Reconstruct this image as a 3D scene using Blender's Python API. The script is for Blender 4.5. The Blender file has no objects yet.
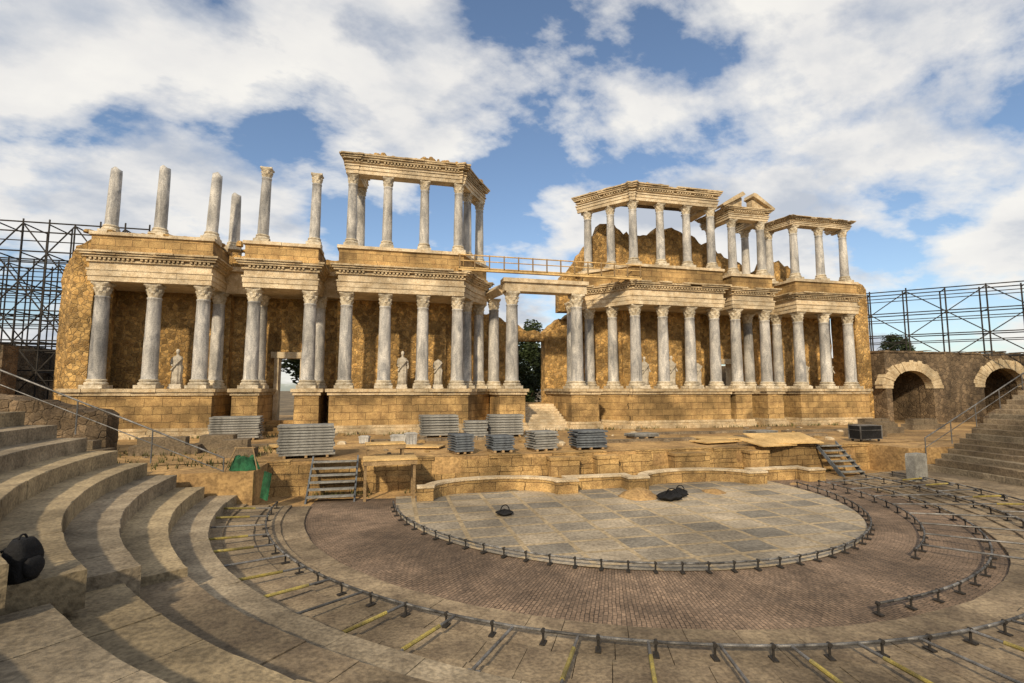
import bpy, math, random
from mathutils import Vector, noise, Matrix
R = random.Random(7)
scene = bpy.context.scene
col = scene.collection
rad = math.radians
CX, CY = -1.55, -.4      # centre of the orchestra circle

# ------------------------------------------------------------ materials
def N(nt, t, **kw):
    n = nt.nodes.new(t)
    for k, v in kw.items():
        if hasattr(n, k): setattr(n, k, v)
        else: n.inputs[k].default_value = v
    return n
def ramp(nt, src, stops):
    r = nt.nodes.new('ShaderNodeValToRGB')
    e = r.color_ramp.elements
    while len(e) < len(stops): e.new(.5)
    for i, (p, c) in enumerate(stops):
        e[i].position = p
        e[i].color = (c, c, c, 1) if not isinstance(c, tuple) else (*c, 1)
    nt.links.new(src, r.inputs[0]); return r
def mixc(nt, fac, a, b, mode='MIX'):
    m = nt.nodes.new('ShaderNodeMixRGB'); m.blend_type = mode
    for s, v in ((0, fac), (1, a), (2, b)):
        if hasattr(v, 'is_linked') or hasattr(v, 'links'): nt.links.new(v, m.inputs[s])
        elif isinstance(v, tuple): m.inputs[s].default_value = (*v, 1)
        else: m.inputs[s].default_value = v
    return m.outputs[0]
def M(name, c1, c2, scale=3.0, rough=.88, bump=.4, dist=.03, pattern=None, c3=(.1,.08,.06), metal=0, coord='Object',
      bw=.5, bh=.25, mort=.02, vs=3.0, stain=.55, offset=.5, wall=False, streak=False, rand=False, patvar=.35, tint=None, wob=.06, fine=.85, fade=True):
    m = bpy.data.materials.new(name); m.use_nodes = True; nt = m.node_tree
    b = nt.nodes['Principled BSDF']; L = nt.links
    b.inputs['Roughness'].default_value = rough; b.inputs['Metallic'].default_value = metal
    b.inputs['Specular IOR Level'].default_value = .3
    tc = nt.nodes.new('ShaderNodeTexCoord'); v = tc.outputs[coord]
    if rand:
        oi = nt.nodes.new('ShaderNodeObjectInfo')
        ml = N(nt, 'ShaderNodeVectorMath', operation='MULTIPLY_ADD'); L.new(oi.outputs['Random'], ml.inputs[0])
        ml.inputs[1].default_value = (37, 53, 71); L.new(v, ml.inputs[2]); v = ml.outputs[0]
    n1 = N(nt, 'ShaderNodeTexNoise'); n1.inputs['Scale'].default_value = scale; n1.inputs['Detail'].default_value = 6
    n1.inputs['Roughness'].default_value = .65; L.new(v, n1.inputs['Vector'])
    if streak:
        mp = N(nt, 'ShaderNodeMapping'); mp.inputs['Scale'].default_value = (1, 1, .3); L.new(v, mp.inputs[0]); L.new(mp.outputs[0], n1.inputs['Vector'])
        n1.inputs['Distortion'].default_value = 1.2
    r1 = ramp(nt, n1.outputs[0], [(.36, 0.), (.64, 1.)])
    c = mixc(nt, r1.outputs[0], c1, c2)
    h = n1.outputs[0]
    if pattern:
        pv = v
        if wall:
            sp = nt.nodes.new('ShaderNodeSeparateXYZ'); L.new(v, sp.inputs[0])
            ad = N(nt, 'ShaderNodeMath', operation='ADD'); L.new(sp.outputs[0], ad.inputs[0]); L.new(sp.outputs[1], ad.inputs[1])
            cb = nt.nodes.new('ShaderNodeCombineXYZ'); L.new(ad.outputs[0], cb.inputs[0]); L.new(sp.outputs[2], cb.inputs[1]); pv = cb.outputs[0]
        nw = N(nt, 'ShaderNodeTexNoise'); nw.inputs['Scale'].default_value = 2.2; nw.inputs['Detail'].default_value = 2; L.new(pv, nw.inputs['Vector'])
        wv = N(nt, 'ShaderNodeVectorMath', operation='MULTIPLY_ADD'); L.new(nw.outputs['Color'], wv.inputs[0])
        w = wob if pattern == 'brick' else .25
        wv.inputs[1].default_value = (w, w, w if pattern != 'brick' else 0); L.new(pv, wv.inputs[2]); pv = wv.outputs[0]
        if pattern == 'brick':
            br = nt.nodes.new('ShaderNodeTexBrick'); L.new(pv, br.inputs['Vector'])
            br.inputs['Scale'].default_value = 1; br.inputs['Brick Width'].default_value = bw; br.inputs['Row Height'].default_value = bh
            br.inputs['Mortar Size'].default_value = mort; br.inputs['Mortar Smooth'].default_value = .5 if fade else .1; br.offset = offset
            lo = (1-patvar,)*3 if not tint else tint[0]; hi = (1+patvar*.4,)*3 if not tint else tint[1]
            br.inputs['Color1'].default_value = (*lo, 1); br.inputs['Color2'].default_value = (*hi, 1)
            c = mixc(nt, 1.0, c, br.outputs['Color'], 'MULTIPLY')
            fj = N(nt, 'ShaderNodeMath', operation='MULTIPLY'); L.new(br.outputs['Fac'], fj.inputs[0])
            rj = ramp(nt, nw.outputs[0], [(.35, .25 if fade else .75), (.6, 1.)]); L.new(rj.outputs[0], fj.inputs[1])
            c = mixc(nt, fj.outputs[0], c, c3)
            ph = fj.outputs[0]
        else:
            vo = nt.nodes.new('ShaderNodeTexVoronoi'); vo.feature = 'DISTANCE_TO_EDGE'; vo.inputs['Scale'].default_value = vs; L.new(pv, vo.inputs['Vector'])
            vc = nt.nodes.new('ShaderNodeTexVoronoi'); vc.inputs['Scale'].default_value = vs; L.new(pv, vc.inputs['Vector'])
            bwn = nt.nodes.new('ShaderNodeRGBToBW'); L.new(vc.outputs['Color'], bwn.inputs[0])
            rv = ramp(nt, bwn.outputs[0], [(.2, 1-patvar), (.8, 1+patvar*.5)])
            c = mixc(nt, 1.0, c, rv.outputs[0], 'MULTIPLY')
            rr = ramp(nt, vo.outputs['Distance'], [(.0, 1.), (.09, 0.)])
            c = mixc(nt, rr.outputs[0], c, c3); ph = rr.outputs[0]
    n2 = N(nt, 'ShaderNodeTexNoise'); n2.inputs['Scale'].default_value = scale*.19; n2.inputs['Detail'].default_value = 4; L.new(v, n2.inputs['Vector'])
    r2 = ramp(nt, n2.outputs[0], [(.38, 1-stain), (.6, 1.1)])
    c = mixc(nt, 1.0, c, r2.outputs[0], 'MULTIPLY')
    n3 = N(nt, 'ShaderNodeTexNoise'); n3.inputs['Scale'].default_value = scale*9; n3.inputs['Detail'].default_value = 3; L.new(v, n3.inputs['Vector'])
    r3 = ramp(nt, n3.outputs[0], [(.35, .62), (.6, 1.12)])
    c = mixc(nt, fine, c, r3.outputs[0], 'MULTIPLY')
    L.new(c, b.inputs['Base Color'])
    if bump:
        ad = N(nt, 'ShaderNodeMath', operation='MULTIPLY_ADD'); L.new(n3.outputs[0], ad.inputs[0]); ad.inputs[1].default_value = .35; L.new(h, ad.inputs[2])
        hh = ad.outputs[0]
        if pattern:
            sb = N(nt, 'ShaderNodeMath', operation='MULTIPLY_ADD'); L.new(ph, sb.inputs[0]); sb.inputs[1].default_value = -.6; L.new(hh, sb.inputs[2]); hh = sb.outputs[0]
        bp = nt.nodes.new('ShaderNodeBump'); bp.inputs['Strength'].default_value = bump; bp.inputs['Distance'].default_value = dist*3
        L.new(hh, bp.inputs['Height']); L.new(bp.outputs[0], b.inputs['Normal'])
    return m

m_rubble = M('ochre_rubble', (.68,.43,.155), (.42,.24,.08), 2.2, bump=.8, dist=.04, pattern='vor', vs=3.6, c3=(.50,.33,.15), patvar=.45, stain=.4)
m_brickw = M('ochre_ashlar', (.62,.41,.17), (.43,.26,.105), 2.0, bump=.6, pattern='brick', bw=.85, bh=.42, mort=.012, c3=(.26,.17,.08), wall=True, patvar=.22)
m_podium = M('podium_stone', (.58,.38,.155), (.37,.23,.095), 2.4, bump=.8, pattern='brick', bw=.95, bh=.46, mort=.012, c3=(.20,.125,.055), wall=True, patvar=.22, wob=.14)
m_marble = M('weathered_marble', (.72,.60,.42), (.54,.41,.25), 2.6, bump=.5, stain=.35)
m_entab = M('carved_entablature', (.67,.54,.35), (.47,.34,.19), 3.2, bump=.8, stain=.35)
m_shaft = M('grey_marble_shaft', (.60,.565,.51), (.27,.265,.26), 1.9, rough=.6, bump=.3, stain=.35, streak=True, rand=True)
m_cap = M('carved_capital', (.74,.66,.52), (.48,.39,.26), 5, bump=.6, stain=.35, rand=True)
m_dark = M('dark_masonry', (.24,.17,.10), (.13,.09,.055), 2.2, bump=.8, pattern='vor', vs=2.6, c3=(.16,.115,.07))
m_seat = M('seat_stone', (.36,.295,.205), (.21,.168,.115), 1.6, bump=.6, stain=.45)
m_seat2 = M('seat_stone_tan', (.42,.33,.20), (.25,.195,.12), 1.6, bump=.6, stain=.45)
m_slab = M('slab_stone', (.31,.24,.155), (.17,.128,.085), 1.7, bump=.55, stain=.5)
m_band = M('brick_band', (.31,.215,.145), (.20,.142,.10), 2.0, bump=.35, pattern='brick', coord='UV', bw=.16, bh=.08, mort=.009, c3=(.12,.09,.065), patvar=.28, stain=.45)
m_floor = M('orchestra_marble', (.46,.405,.325), (.31,.275,.225), 1.1, rough=.6, bump=.2, pattern='brick', coord='UV', bw=1.3, bh=.95, mort=.075, c3=(.50,.39,.24), offset=0, tint=((.58,.60,.62),(1.15,1.08,.96)), stain=.4, wob=.03, fade=False)
m_dirt = M('stage_earth', (.50,.32,.135), (.29,.18,.08), 1.1, bump=.7, stain=.4)
m_ground = M('ground_earth', (.26,.19,.11), (.14,.11,.06), .6, bump=.5)
m_steel = M('galvanised_steel', (.24,.235,.23), (.12,.115,.11), 6, rough=.5, bump=.1, metal=.3)
m_dsteel = M('dark_steel', (.05,.045,.04), (.03,.025,.022), 6, rough=.8, bump=.1)
m_yellow = M('yellow_paint', (.42,.33,.08), (.24,.20,.08), 6, bump=.1)
m_panel = M('grey_panel', (.32,.315,.29), (.20,.195,.18), 4, bump=.2, stain=.35)
m_panelb = M('blue_grey_panel', (.16,.18,.20), (.09,.10,.115), 4, bump=.2)
m_wood = M('raw_plywood', (.70,.48,.21), (.54,.35,.14), 3, rough=.7, bump=.2, stain=.3)
m_wood2 = M('weathered_timber', (.42,.29,.15), (.26,.17,.085), 3, rough=.8, bump=.3)
m_black = M('black_fabric', (.014,.014,.016), (.008,.008,.009), 8, rough=.8, bump=.5)
m_white = M('white_plastic', (.62,.61,.58), (.45,.44,.42), 4, rough=.5, bump=.1)
m_green = M('green_netting', (.03,.16,.07), (.02,.09,.04), 8, bump=.4)
m_statue = M('statue_marble', (.70,.64,.54), (.48,.42,.33), 4, bump=.4, stain=.3)
m_leaf = M('foliage', (.055,.08,.025), (.025,.042,.015), 3, rough=.7, bump=0)
m_grass = M('dry_grass', (.16,.15,.05), (.09,.10,.03), 3, rough=.8, bump=0)
m_bark = M('bark', (.12,.08,.05), (.07,.05,.03), 8, bump=.6)

# ------------------------------------------------------------ geometry accumulator
class G:
    def __init__(s): s.v=[]; s.f=[]; s.uv=None
    def add(s, vs, fs):
        o=len(s.v); s.v+= [tuple(p) for p in vs]; s.f+= [tuple(i+o for i in f) for f in fs]
    def prism(s, poly, z0, z1):
        n=len(poly)
        s.add([(x,y,z0) for x,y in poly]+[(x,y,z1) for x,y in poly],
              [tuple(range(n-1,-1,-1)), tuple(range(n,2*n))]+[(i,(i+1)%n,n+(i+1)%n,n+i) for i in range(n)])
    def box(s, c, d, rot=0, ch=0):
        cx,cy,cz=c; a,b,h=d[0]/2,d[1]/2,d[2]/2; ca,sa=math.cos(rot),math.sin(rot)
        poly=[(-a,-b),(a,-b),(a,b),(-a,b)]
        poly=[(cx+x*ca-y*sa, cy+x*sa+y*ca) for x,y in poly]
        s.prism(poly, cz-h, cz+h)
    def cyl(s, p0, p1, r, n=8, r1=None):
        p0=Vector(p0); p1=Vector(p1); d=p1-p0
        if d.length<1e-6: return
        q=d.to_track_quat('Z','Y'); r1=r if r1 is None else r1
        vs=[]
        for p,rr in ((p0,r),(p1,r1)):
            for i in range(n):
                a=2*math.pi*i/n; vs.append(p+q@Vector((rr*math.cos(a),rr*math.sin(a),0)))
        s.add(vs,[tuple(range(n-1,-1,-1)),tuple(range(n,2*n))]+[(i,(i+1)%n,n+(i+1)%n,n+i) for i in range(n)])
    def rings(s, rs, closed=True):
        n=len(rs[0]); vs=[p for r in rs for p in r]; fs=[]
        for k in range(len(rs)-1):
            for i in range(n):
                fs.append((k*n+i,k*n+(i+1)%n,(k+1)*n+(i+1)%n,(k+1)*n+i))
        if closed: fs.append(tuple(range(n-1,-1,-1))); fs.append(tuple((len(rs)-1)*n+i for i in range(n)))
        s.add(vs,fs)
    def lathe(s, prof, n=20, c=(0,0,0), mod=None):
        rs=[]
        for r,z in prof:
            ring=[]
            for i in range(n):
                a=2*math.pi*i/n; rr=r*(mod(a,z) if mod else 1)
                ring.append((c[0]+rr*math.cos(a),c[1]+rr*math.sin(a),c[2]+z))
            rs.append(ring)
        s.rings(rs)
    def course(s, path, z0, z1, din, dout, L=.8, jit=.02, miss=0, zj=.008, closed=False):
        pts=list(path)+([path[0]] if closed else [])
        for (x0,y0),(x1,y1) in zip(pts,pts[1:]):
            l=math.hypot(x1-x0,y1-y0)
            if l<.05: continue
            ex,ey=(x1-x0)/l,(y1-y0)/l; nx,ny=ey,-ex
            t=-dout; end=l+dout
            while t<end-.05:
                w=min(L*R.uniform(.7,1.3),end-t)
                if end-t-w<.2: w=end-t
                if R.random()>=miss:
                    do=dout+R.uniform(-jit,jit); zz=z1+R.uniform(-zj,zj)-(zj*2 if jit else 0)
                    g=.005
                    P=[(x0+ex*a+nx*b, y0+ey*a+ny*b) for a,b in ((t+g,do),(t+w-g,do),(t+w-g,-din),(t+g,-din))]
                    s.prism(P,z0+R.uniform(0,.006),zz)
                t+=w
    def dentils(s, path, z0, z1, d0, d1, pitch=.42, w=.2, miss=.06, closed=False):
        pts=list(path)+([path[0]] if closed else [])
        for (x0,y0),(x1,y1) in zip(pts,pts[1:]):
            l=math.hypot(x1-x0,y1-y0); ex,ey=(x1-x0)/l,(y1-y0)/l; nx,ny=ey,-ex
            k=int(l/pitch)
            for i in range(k+1):
                if R.random()<miss: continue
                t=l*(i+.5)/(k+1)
                P=[(x0+ex*a+nx*b, y0+ey*a+ny*b) for a,b in ((t-w/2,d1),(t+w/2,d1),(t+w/2,d0),(t-w/2,d0))]
                s.prism(P,z0,z1)
def smooth(me, on=True):
    for p in me.polygons: p.use_smooth=on
def obj(name, me, parent=None, loc=(0,0,0), rot=(0,0,0)):
    o=bpy.data.objects.new(name, me); col.objects.link(o); o.location=loc; o.rotation_euler=rot
    if parent: o.parent=parent
    return o
def mesh(name, g, mat, sm=False):
    me=bpy.data.meshes.new(name); me.from_pydata(g.v,[],g.f); me.materials.append(mat)
    me.update(); smooth(me,sm)
    if g.uv:
        ul=me.uv_layers.new(name='UVMap')
        for l in me.loops: ul.data[l.index].uv=g.uv[l.vertex_index]
    return me
def tag(o, label, cat=None, group=None, kind=None):
    o['label']=label
    if cat: o['category']=cat
    if group: o['group']=group
    if kind: o['kind']=kind
    return o
def offs(path, d, closed):
    n=len(path); out=[]
    for i in range(n):
        segs=[]
        if closed or i>0: segs.append((path[i-1],path[i]))
        if closed or i<n-1: segs.append((path[i],path[(i+1)%n]))
        ns=[]
        for a,b in segs:
            l=math.hypot(b[0]-a[0],b[1]-a[1]); ns.append(((b[1]-a[1])/l,-(b[0]-a[0])/l))
        if len(ns)==1: m=ns[0]; k=1
        else:
            m=(ns[0][0]+ns[1][0],ns[0][1]+ns[1][1]); k=2/(m[0]**2+m[1]**2)
        out.append((path[i][0]+m[0]*k*d,path[i][1]+m[1]*k*d))
    return out
def strip(path, w0, w1): return offs(path,w0,False)+offs(path,-w1,False)[::-1]

# ------------------------------------------------------------ ground etc.
g=G(); g.add([(-900,-900,-.06),(900,-900,-.06),(900,900,-.06),(-900,900,-.06)],[(0,1,2,3)])
tag(obj('ground',mesh('ground',g,m_ground)),'dry brown earth around the ruined theatre',kind='structure')
def arcsheet(name, r0, r1, z, a0, a1, mat, label, nr=6, na=140, amp=.0):
    g=G(); g.uv=[]
    for j in range(nr+1):
        r=r0+(r1-r0)*j/nr
        for i in range(na+1):
            a=rad(a0+(a1-a0)*i/na)
            x,y=CX+r*math.cos(a),CY+r*math.sin(a)
            g.v.append((x,y,z+amp*noise.noise((x*.6,y*.6,3)))); g.uv.append((r,a*10.3))
    for j in range(nr):
        for i in range(na):
            k=j*(na+1)+i; g.f.append((k,k+na+1,k+na+2,k+1))
    return tag(obj(name,mesh(name,g,mat)),label,kind='structure')
arcsheet('brick_pavement',8.15,11.2,.035,170,370,m_band,'curved band of worn brick paving around the orchestra',nr=10,amp=.03)
g=G(); g.uv=[]
pts=[(CX+8.2*math.cos(rad(180+180*i/90)),CY+8.2*math.sin(rad(180+180*i/90))) for i in range(91)]
pts+= [(CX+8.2,1.2),(CX-8.2,1.2)]
g.add([(x,y,.055) for x,y in pts],[tuple(range(len(pts)))]); g.uv=[(x,y) for x,y in pts]
tag(obj('orchestra_floor',mesh('orchestra_floor',g,m_floor)),'orchestra floor of cream and grey marble slabs',kind='structure')
g=G(); g.box((1,1.5,.0),(60,3.4,.05))
tag(obj('trench_floor',mesh('trench_floor',g,m_dirt)),'earth floor of the trench below the stage',kind='structure')
g=G()
S=[(-60,.35),(-14.6,.35),(-14.6,2.5),(14.3,2.5),(14.3,.35),(60,.35),(60,40),(-60,40)]
g.prism(S,-.04,1.33)
tag(obj('stage_floor',mesh('stage_floor',g,m_dirt)),'bare ochre earth and stone stage floor',kind='structure')
g=G()
nx,ny=150,36
for j in range(ny+1):
    for i in range(nx+1):
        x=-29+58*i/nx; y=2.55+11.7*j/ny
        g.v.append((x,y,1.345+.06*max(0,noise.noise((x*.5,y*.7,1)))+.015*noise.noise((x*3,y*3,5))))
for j in range(ny):
    for i in range(nx):
        k=j*(nx+1)+i; g.f.append((k,k+1,k+nx+2,k+nx+1))
tag(obj('stage_earth',mesh('stage_earth',g,m_dirt,True)),'uneven trodden ochre earth on the stage',kind='structure')

# ------------------------------------------------------------ seating
def ring_row(name, r0, r1, z0, z1, a0, a1, mat, label, bl=.95, jit=.012, cat='stone seating', group=None, cen=(0,0), gap=.006, wear=.65, fine_seg=True):
    g=G(); a=a0
    while a<a1-.3:
        w=math.degrees(bl*R.uniform(.7,1.35)/r1); w=min(w,a1-a)
        if a1-a-w<1: w=a1-a
        gp=math.degrees(gap/r1); dz=R.uniform(-jit,jit); dr=R.uniform(-jit,jit); n=max(3,int(w*r1*rad(1)/(.16 if fine_seg else .4)))
        d2=R.uniform(-jit,jit)
        A=[rad(a+gp+(w-2*gp)*i/n) for i in range(n+1)]
        vs=[]
        for t in A:
            X,Y=math.cos(t)*r0,math.sin(t)*r0
            wob=.022*noise.noise((X*1.3,Y*1.3,r0))*wear
            ch=(.010+.06*max(0,noise.noise((X*3.1,Y*3.1,r0+3))-.12)+.012*abs(noise.noise((X*9,Y*9,r0))))*wear
            sag=.02*noise.noise((X*.8,Y*.8,r0+9))*wear
            for r,z in [(r0+dr+wob+.01*noise.noise((X*2,Y*2,1)),z0),(r0+dr+wob,z1+dz-ch*1.1),(r0+dr+wob+ch*.9,z1+dz-.1*ch+sag*.4),((r0+r1)/2,z1+(dz+d2)/2-.008*wear+sag),(r1+.02,z1+dz*.5+d2),(r1+.02,z0)]:
                vs.append((cen[0]+r*math.cos(t),cen[1]+r*math.sin(t),z))
        fs=[]; m=6
        for i in range(n):
            for k in range(m):
                fs.append((i*m+k,i*m+(k+1)%m,(i+1)*m+(k+1)%m,(i+1)*m+k))
        fs.append(tuple(range(m-1,-1,-1))); fs.append(tuple(n*m+k for k in range(m)))
        g.add(vs,fs); a+=w
    o=obj(name,mesh(name,g,mat)); tag(o,label,cat,group)
    return o
for (r0,r1,z,bl) in ((11.1,11.75,.10,.9),(11.75,12.45,.15,1.0),(12.45,13.2,.20,.8),(13.2,14.0,.26,.9),(14.0,14.9,.28,1.1),(14.9,16.5,.30,1.1)):
    ring_row('paving_course',r0,r1,-.03,z,177,363,m_slab,'curved course of worn brown stone slabs',bl,.008,cat='stone paving',group='curved paving courses',cen=(CX,CY))
ring_row('stone_step',15.1,15.95,-.02,.56,178.5,361,m_seat,'low curved stone step around the orchestra',1.5,.01,cat='stone step',group='curved stone steps')
r=15.95; z=.96; k=0
ends=[212,214.3,218.2,219.6]
ZR=[]
while r<26:
    mt=m_seat2 if k in(0,2,3,6) else m_seat
    ring_row('seating_row',r,r+.86,z-.5,z,180.3,ends[min(k,3)]+.3*(k%2),mt,'curved row of weathered stone theatre seats',1.5,.012,group='curved rows of stone seats',gap=.005)
    ZR.append((r,z)); r+=.86; z+=.42; k+=1
r=15.3; z=.86; k=0
while r<26:
    mt=m_seat if k%4==1 else m_slab
    ring_row('seating_row',r,r+.41,z-.3,z,300,359.7,mt,'narrow curved step of weathered stone',1.6,.01,group='narrow steps of the far seating bank',gap=.004,fine_seg=False)
    r+=.41; z+=.232; k+=1
for a0,a1,k0 in ((180.8,211.3,0),(300.5,359.2,0)):
    g=G(); prof=[(16.2,0)]
    for r,z in ZR: prof+=[(r+.25,z-.55),(r+.95,z-.55)]
    prof+=[(26.6,0)]
    n=30; m=len(prof); vs=[]; fs=[]
    for i in range(n+1):
        t=rad(a0+(a1-a0)*i/n)
        vs+=[(p*math.cos(t),p*math.sin(t),q) for p,q in prof]
    for i in range(n):
        for q in range(m): fs.append((i*m+q,i*m+(q+1)%m,(i+1)*m+(q+1)%m,(i+1)*m+q))
    fs.append(tuple(range(m-1,-1,-1))); fs.append(tuple(n*m+q for q in range(m)))
    g.add(vs,fs); tag(obj('seating_bank',mesh('seating_bank',g,m_dark)),'masonry bank carrying the stone seats','masonry bank')
r=15.95; z=.84; k=0
while r<25:
    mt=(m_slab,m_seat2,m_seat)[k%3]
    w=1.05
    e0=ends[min(int((r+.4-15.95)/.86),3)]
    ring_row('slab_course',r,r+w,z-.45,z,e0+.35,300,mt,'broad curved course of worn grey-brown slabs',1.4,.014,cat='stone paving',group='broad slab courses',wear=.9)
    r+=w; z+=.33 if r<19.9 else .05; k+=1

# ------------------------------------------------------------ column meshes
def shaft_mesh(H, r, broken=False):
    g=G(); prof=[]; n=14
    for i in range(n+1):
        t=i/n; rr=r*(1-.14*t**1.5)
        prof.append((rr,H*t))
    prof[0]=(r*1.06,0); prof.insert(1,(r*1.06,.06)); prof.insert(2,(r,.12))
    if not broken: prof[-1]=(r*.93,H); prof.insert(-1,(r*.93,H-.07)); prof.insert(-2,(r*.86,H-.1))
    g.lathe(prof,22,mod=lambda a,z:1+.022*noise.noise((math.cos(a)*2,math.sin(a)*2,z*1.5)))
    if broken:
        for i in range(len(g.v)-22,len(g.v)):
            x,y,z=g.v[i]; g.v[i]=(x*.96,y*.96,z+.14*noise.noise((x*4,y*4,H)))
    return mesh('shaft',g,m_shaft,True)
def base_mesh(r):
    g=G(); g.box((0,0,.1),(r*2.75,r*2.75,.2))
    g.lathe([(r*1.30,.2),(r*1.37,.25),(r*1.37,.31),(r*1.28,.36),(r*1.12,.38),(r*1.12,.42),(r*1.22,.44),(r*1.22,.5),(r*1.1,.54)],22)
    return mesh('base',g,m_cap)
def cap_mesh(r, h):
    g=G(); n=16
    def rr(t):
        base=r*(.9+.28*t**2)
        for lo,hi,am in ((0,.42,.28),(.2,.72,.36)):
            if lo<=t<=hi:
                u=(t-lo)/(hi-lo); base=max(base, r*(.92+.16*t)+r*am*(u**2.2 if u<.93 else .6))
        return base
    rings=[]
    for i in range(n+1):
        t=i/n; ring=[]
        for j in range(32):
            a=2*math.pi*j/32; ph=0 if t<.43 else math.pi
            lob=.5+.5*math.cos(8*a+ph)
            inner=r*(.9+.22*t**2)
            q=inner+(rr(t)-inner)*lob
            if t>.72:
                cor=abs(math.sin(2*a)); q=r*(1.06+.1*(t-.72)/.28)+r*.42*((t-.72)/.28)*cor**2
            ring.append((q*math.cos(a),q*math.sin(a),h*.86*t))
        rings.append(ring)
    g.rings(rings)
    poly=[]; s=r*1.32
    for q in range(4):
        a=rad(45+90*q); c=(math.cos(a)*s*1.36,math.sin(a)*s*1.36)
        a2=rad(45+90*(q+1)); c2=(math.cos(a2)*s*1.36,math.sin(a2)*s*1.36)
        for u in (.06,.3,.5,.7,.94):
            x=c[0]+(c2[0]-c[0])*u; y=c[1]+(c2[1]-c[1])*u
            kx=1-.16*math.sin(math.pi*u); poly.append((x*kx,y*kx))
    g.prism(poly,h*.86,h)
    return mesh('capital',g,m_cap)

BL=Vector((.6,16,1.35))
bld=bpy.data.objects.new('theatre_stage_building',None); col.objects.link(bld); bld.location=BL
tag(bld,'ruined two-storey Roman stage building of ochre stone with grey columns','ancient building')
cache={}
def column(x,y,z,H,r,cap=True,tilt=(0,0),frac=1.0):
    key=(round(H,2),r,cap,frac)
    ch=r*2.0
    if key not in cache:
        cache[key]=(shaft_mesh((H-.5-(ch if cap else 0))*frac,r,not cap), base_mesh(r), cap_mesh(r*.9,ch))
    sm,bm,cm=cache[key]
    e=bpy.data.objects.new('column',None); col.objects.link(e); e.parent=bld
    e.location=Vector((x,y,z))-BL; e.rotation_euler=(tilt[0],tilt[1],0)
    obj('base',bm,e); obj('shaft',sm,e,(0,0,.5),(0,0,R.uniform(0,6)))
    if cap: obj('capital',cm,e,(0,0,H-ch))
    return e
def part(name,g,mat,sm=False): return obj(name,mesh(name,g,mat,sm),bld,-BL)

ZP=4.2; LH=6.25; ZE=ZP+LH; ZC=12.2; ZA=13.5; UH=4.95; ZU=ZA+UH
lower=[-26.7,-24.0,-21.35, -18.5,-15.2, -12.96,-10.51,-8.04,-5.69, 7.65,9.94,12.24,14.4, 16.3,19.0, 22.2,24.75,27.2]
for x in lower: column(x,15,ZP,LH,.42)
for x,y in ((-21.1,17),(-18.6,17.3),(-14.9,17.3),(-4.86,16.5),(-3.7,18),(6.5,16.5),(5.2,18),(15.9,17.2),(19.2,17.2),(21.9,17)): column(x,y,ZP,LH,.40)
for x in (-1.84,2.99): column(x,15,ZP,6.8,.46)
for x,y in ((-2.5,18.2),(3.8,18.2)): column(x,y,ZP,6.8,.42)
for x,y in ((-12.8,15),(-10.51,15),(-8.04,15),(-5.69,15),(-4.86,16.5),(-3.7,18),(-12.4,17.2),
            (7.65,15),(9.94,15),(12.24,15),(14.4,15),(6.5,16.5),(5.2,18)): column(x,y,ZA,UH,.33)
for x,y in ((16.3,15),(19.0,15),(15.9,17.2),(19.3,17.2)): column(x,y,ZA-.3,4.5,.33)
for x,y in ((22.2,15),(24.75,15),(27.2,15),(21.5,17)): column(x,y,ZA-.4,4.55,.33)
for x,y,f,t in ((-26.6,15.1,.80,(.0,.02)),(-24.0,15.1,.88,(.0,.015)),(-21.2,15.2,.86,(.0,.035)),(-20.5,17.3,.76,(0,.0))):
    column(x,y,ZA-.1,UH,.34,False,t,f)
column(-18.2,15,ZA-.1,UH,.33,True,(0,.02)); column(-15.1,15,ZA-.1,UH-.1,.33,True,(0,.01))

# ------------------------------------------------------------ podium + entablature blocks
def podium(poly, step=True):
    g=G(); g.prism(poly,1.2,3.84); part('podium',g,m_podium)
    g=G(); g.course(poly,1.3,1.72,.3,.2,1.2,closed=True,jit=.03); g.course(poly,1.72,1.9,.3,.1,1.2,closed=True)
    g.course(poly,3.78,3.98,.5,.1,1.2,closed=True); g.course(poly,3.98,4.2,.5,.2,1.2,closed=True,miss=.05,jit=.035)
    if step: g.course(poly,1.25,1.56,.2,.62,1.0,closed=True,jit=.06,miss=.08)
    g.prism(poly,3.84,4.17)
    part('podium_moulding',g,m_entab)
pA=[(-28.0,14.35),(-20.4,14.35),(-20.4,18.4),(-28.0,18.4)]
pB=[(-13.8,14.35),(-5.0,14.35),(-4.1,16),(-3.0,17.5),(-3.0,20),(-13.8,20)]
pC=[(6.9,14.35),(15.1,14.35),(15.1,20),(4.4,20),(4.4,17.5),(5.7,16)]
pD=[(21.5,14.35),(28.2,14.35),(28.2,18.4),(21.5,18.4)]
for p in (pA,pB,pC,pD): podium(p)
for x in (-18.6,-15.1,16.25,19.1):
    podium([(x-.72,14.3),(x+.72,14.3),(x+.72,18.2),(x-.72,18.2)],False)
podium([(-2.9,14.2),(-1.1,14.2),(-1.1,19.8),(-2.9,19.8)],False)
podium([(2.25,14.2),(4.3,14.2),(4.3,19.8),(2.25,19.8)],False)

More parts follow.
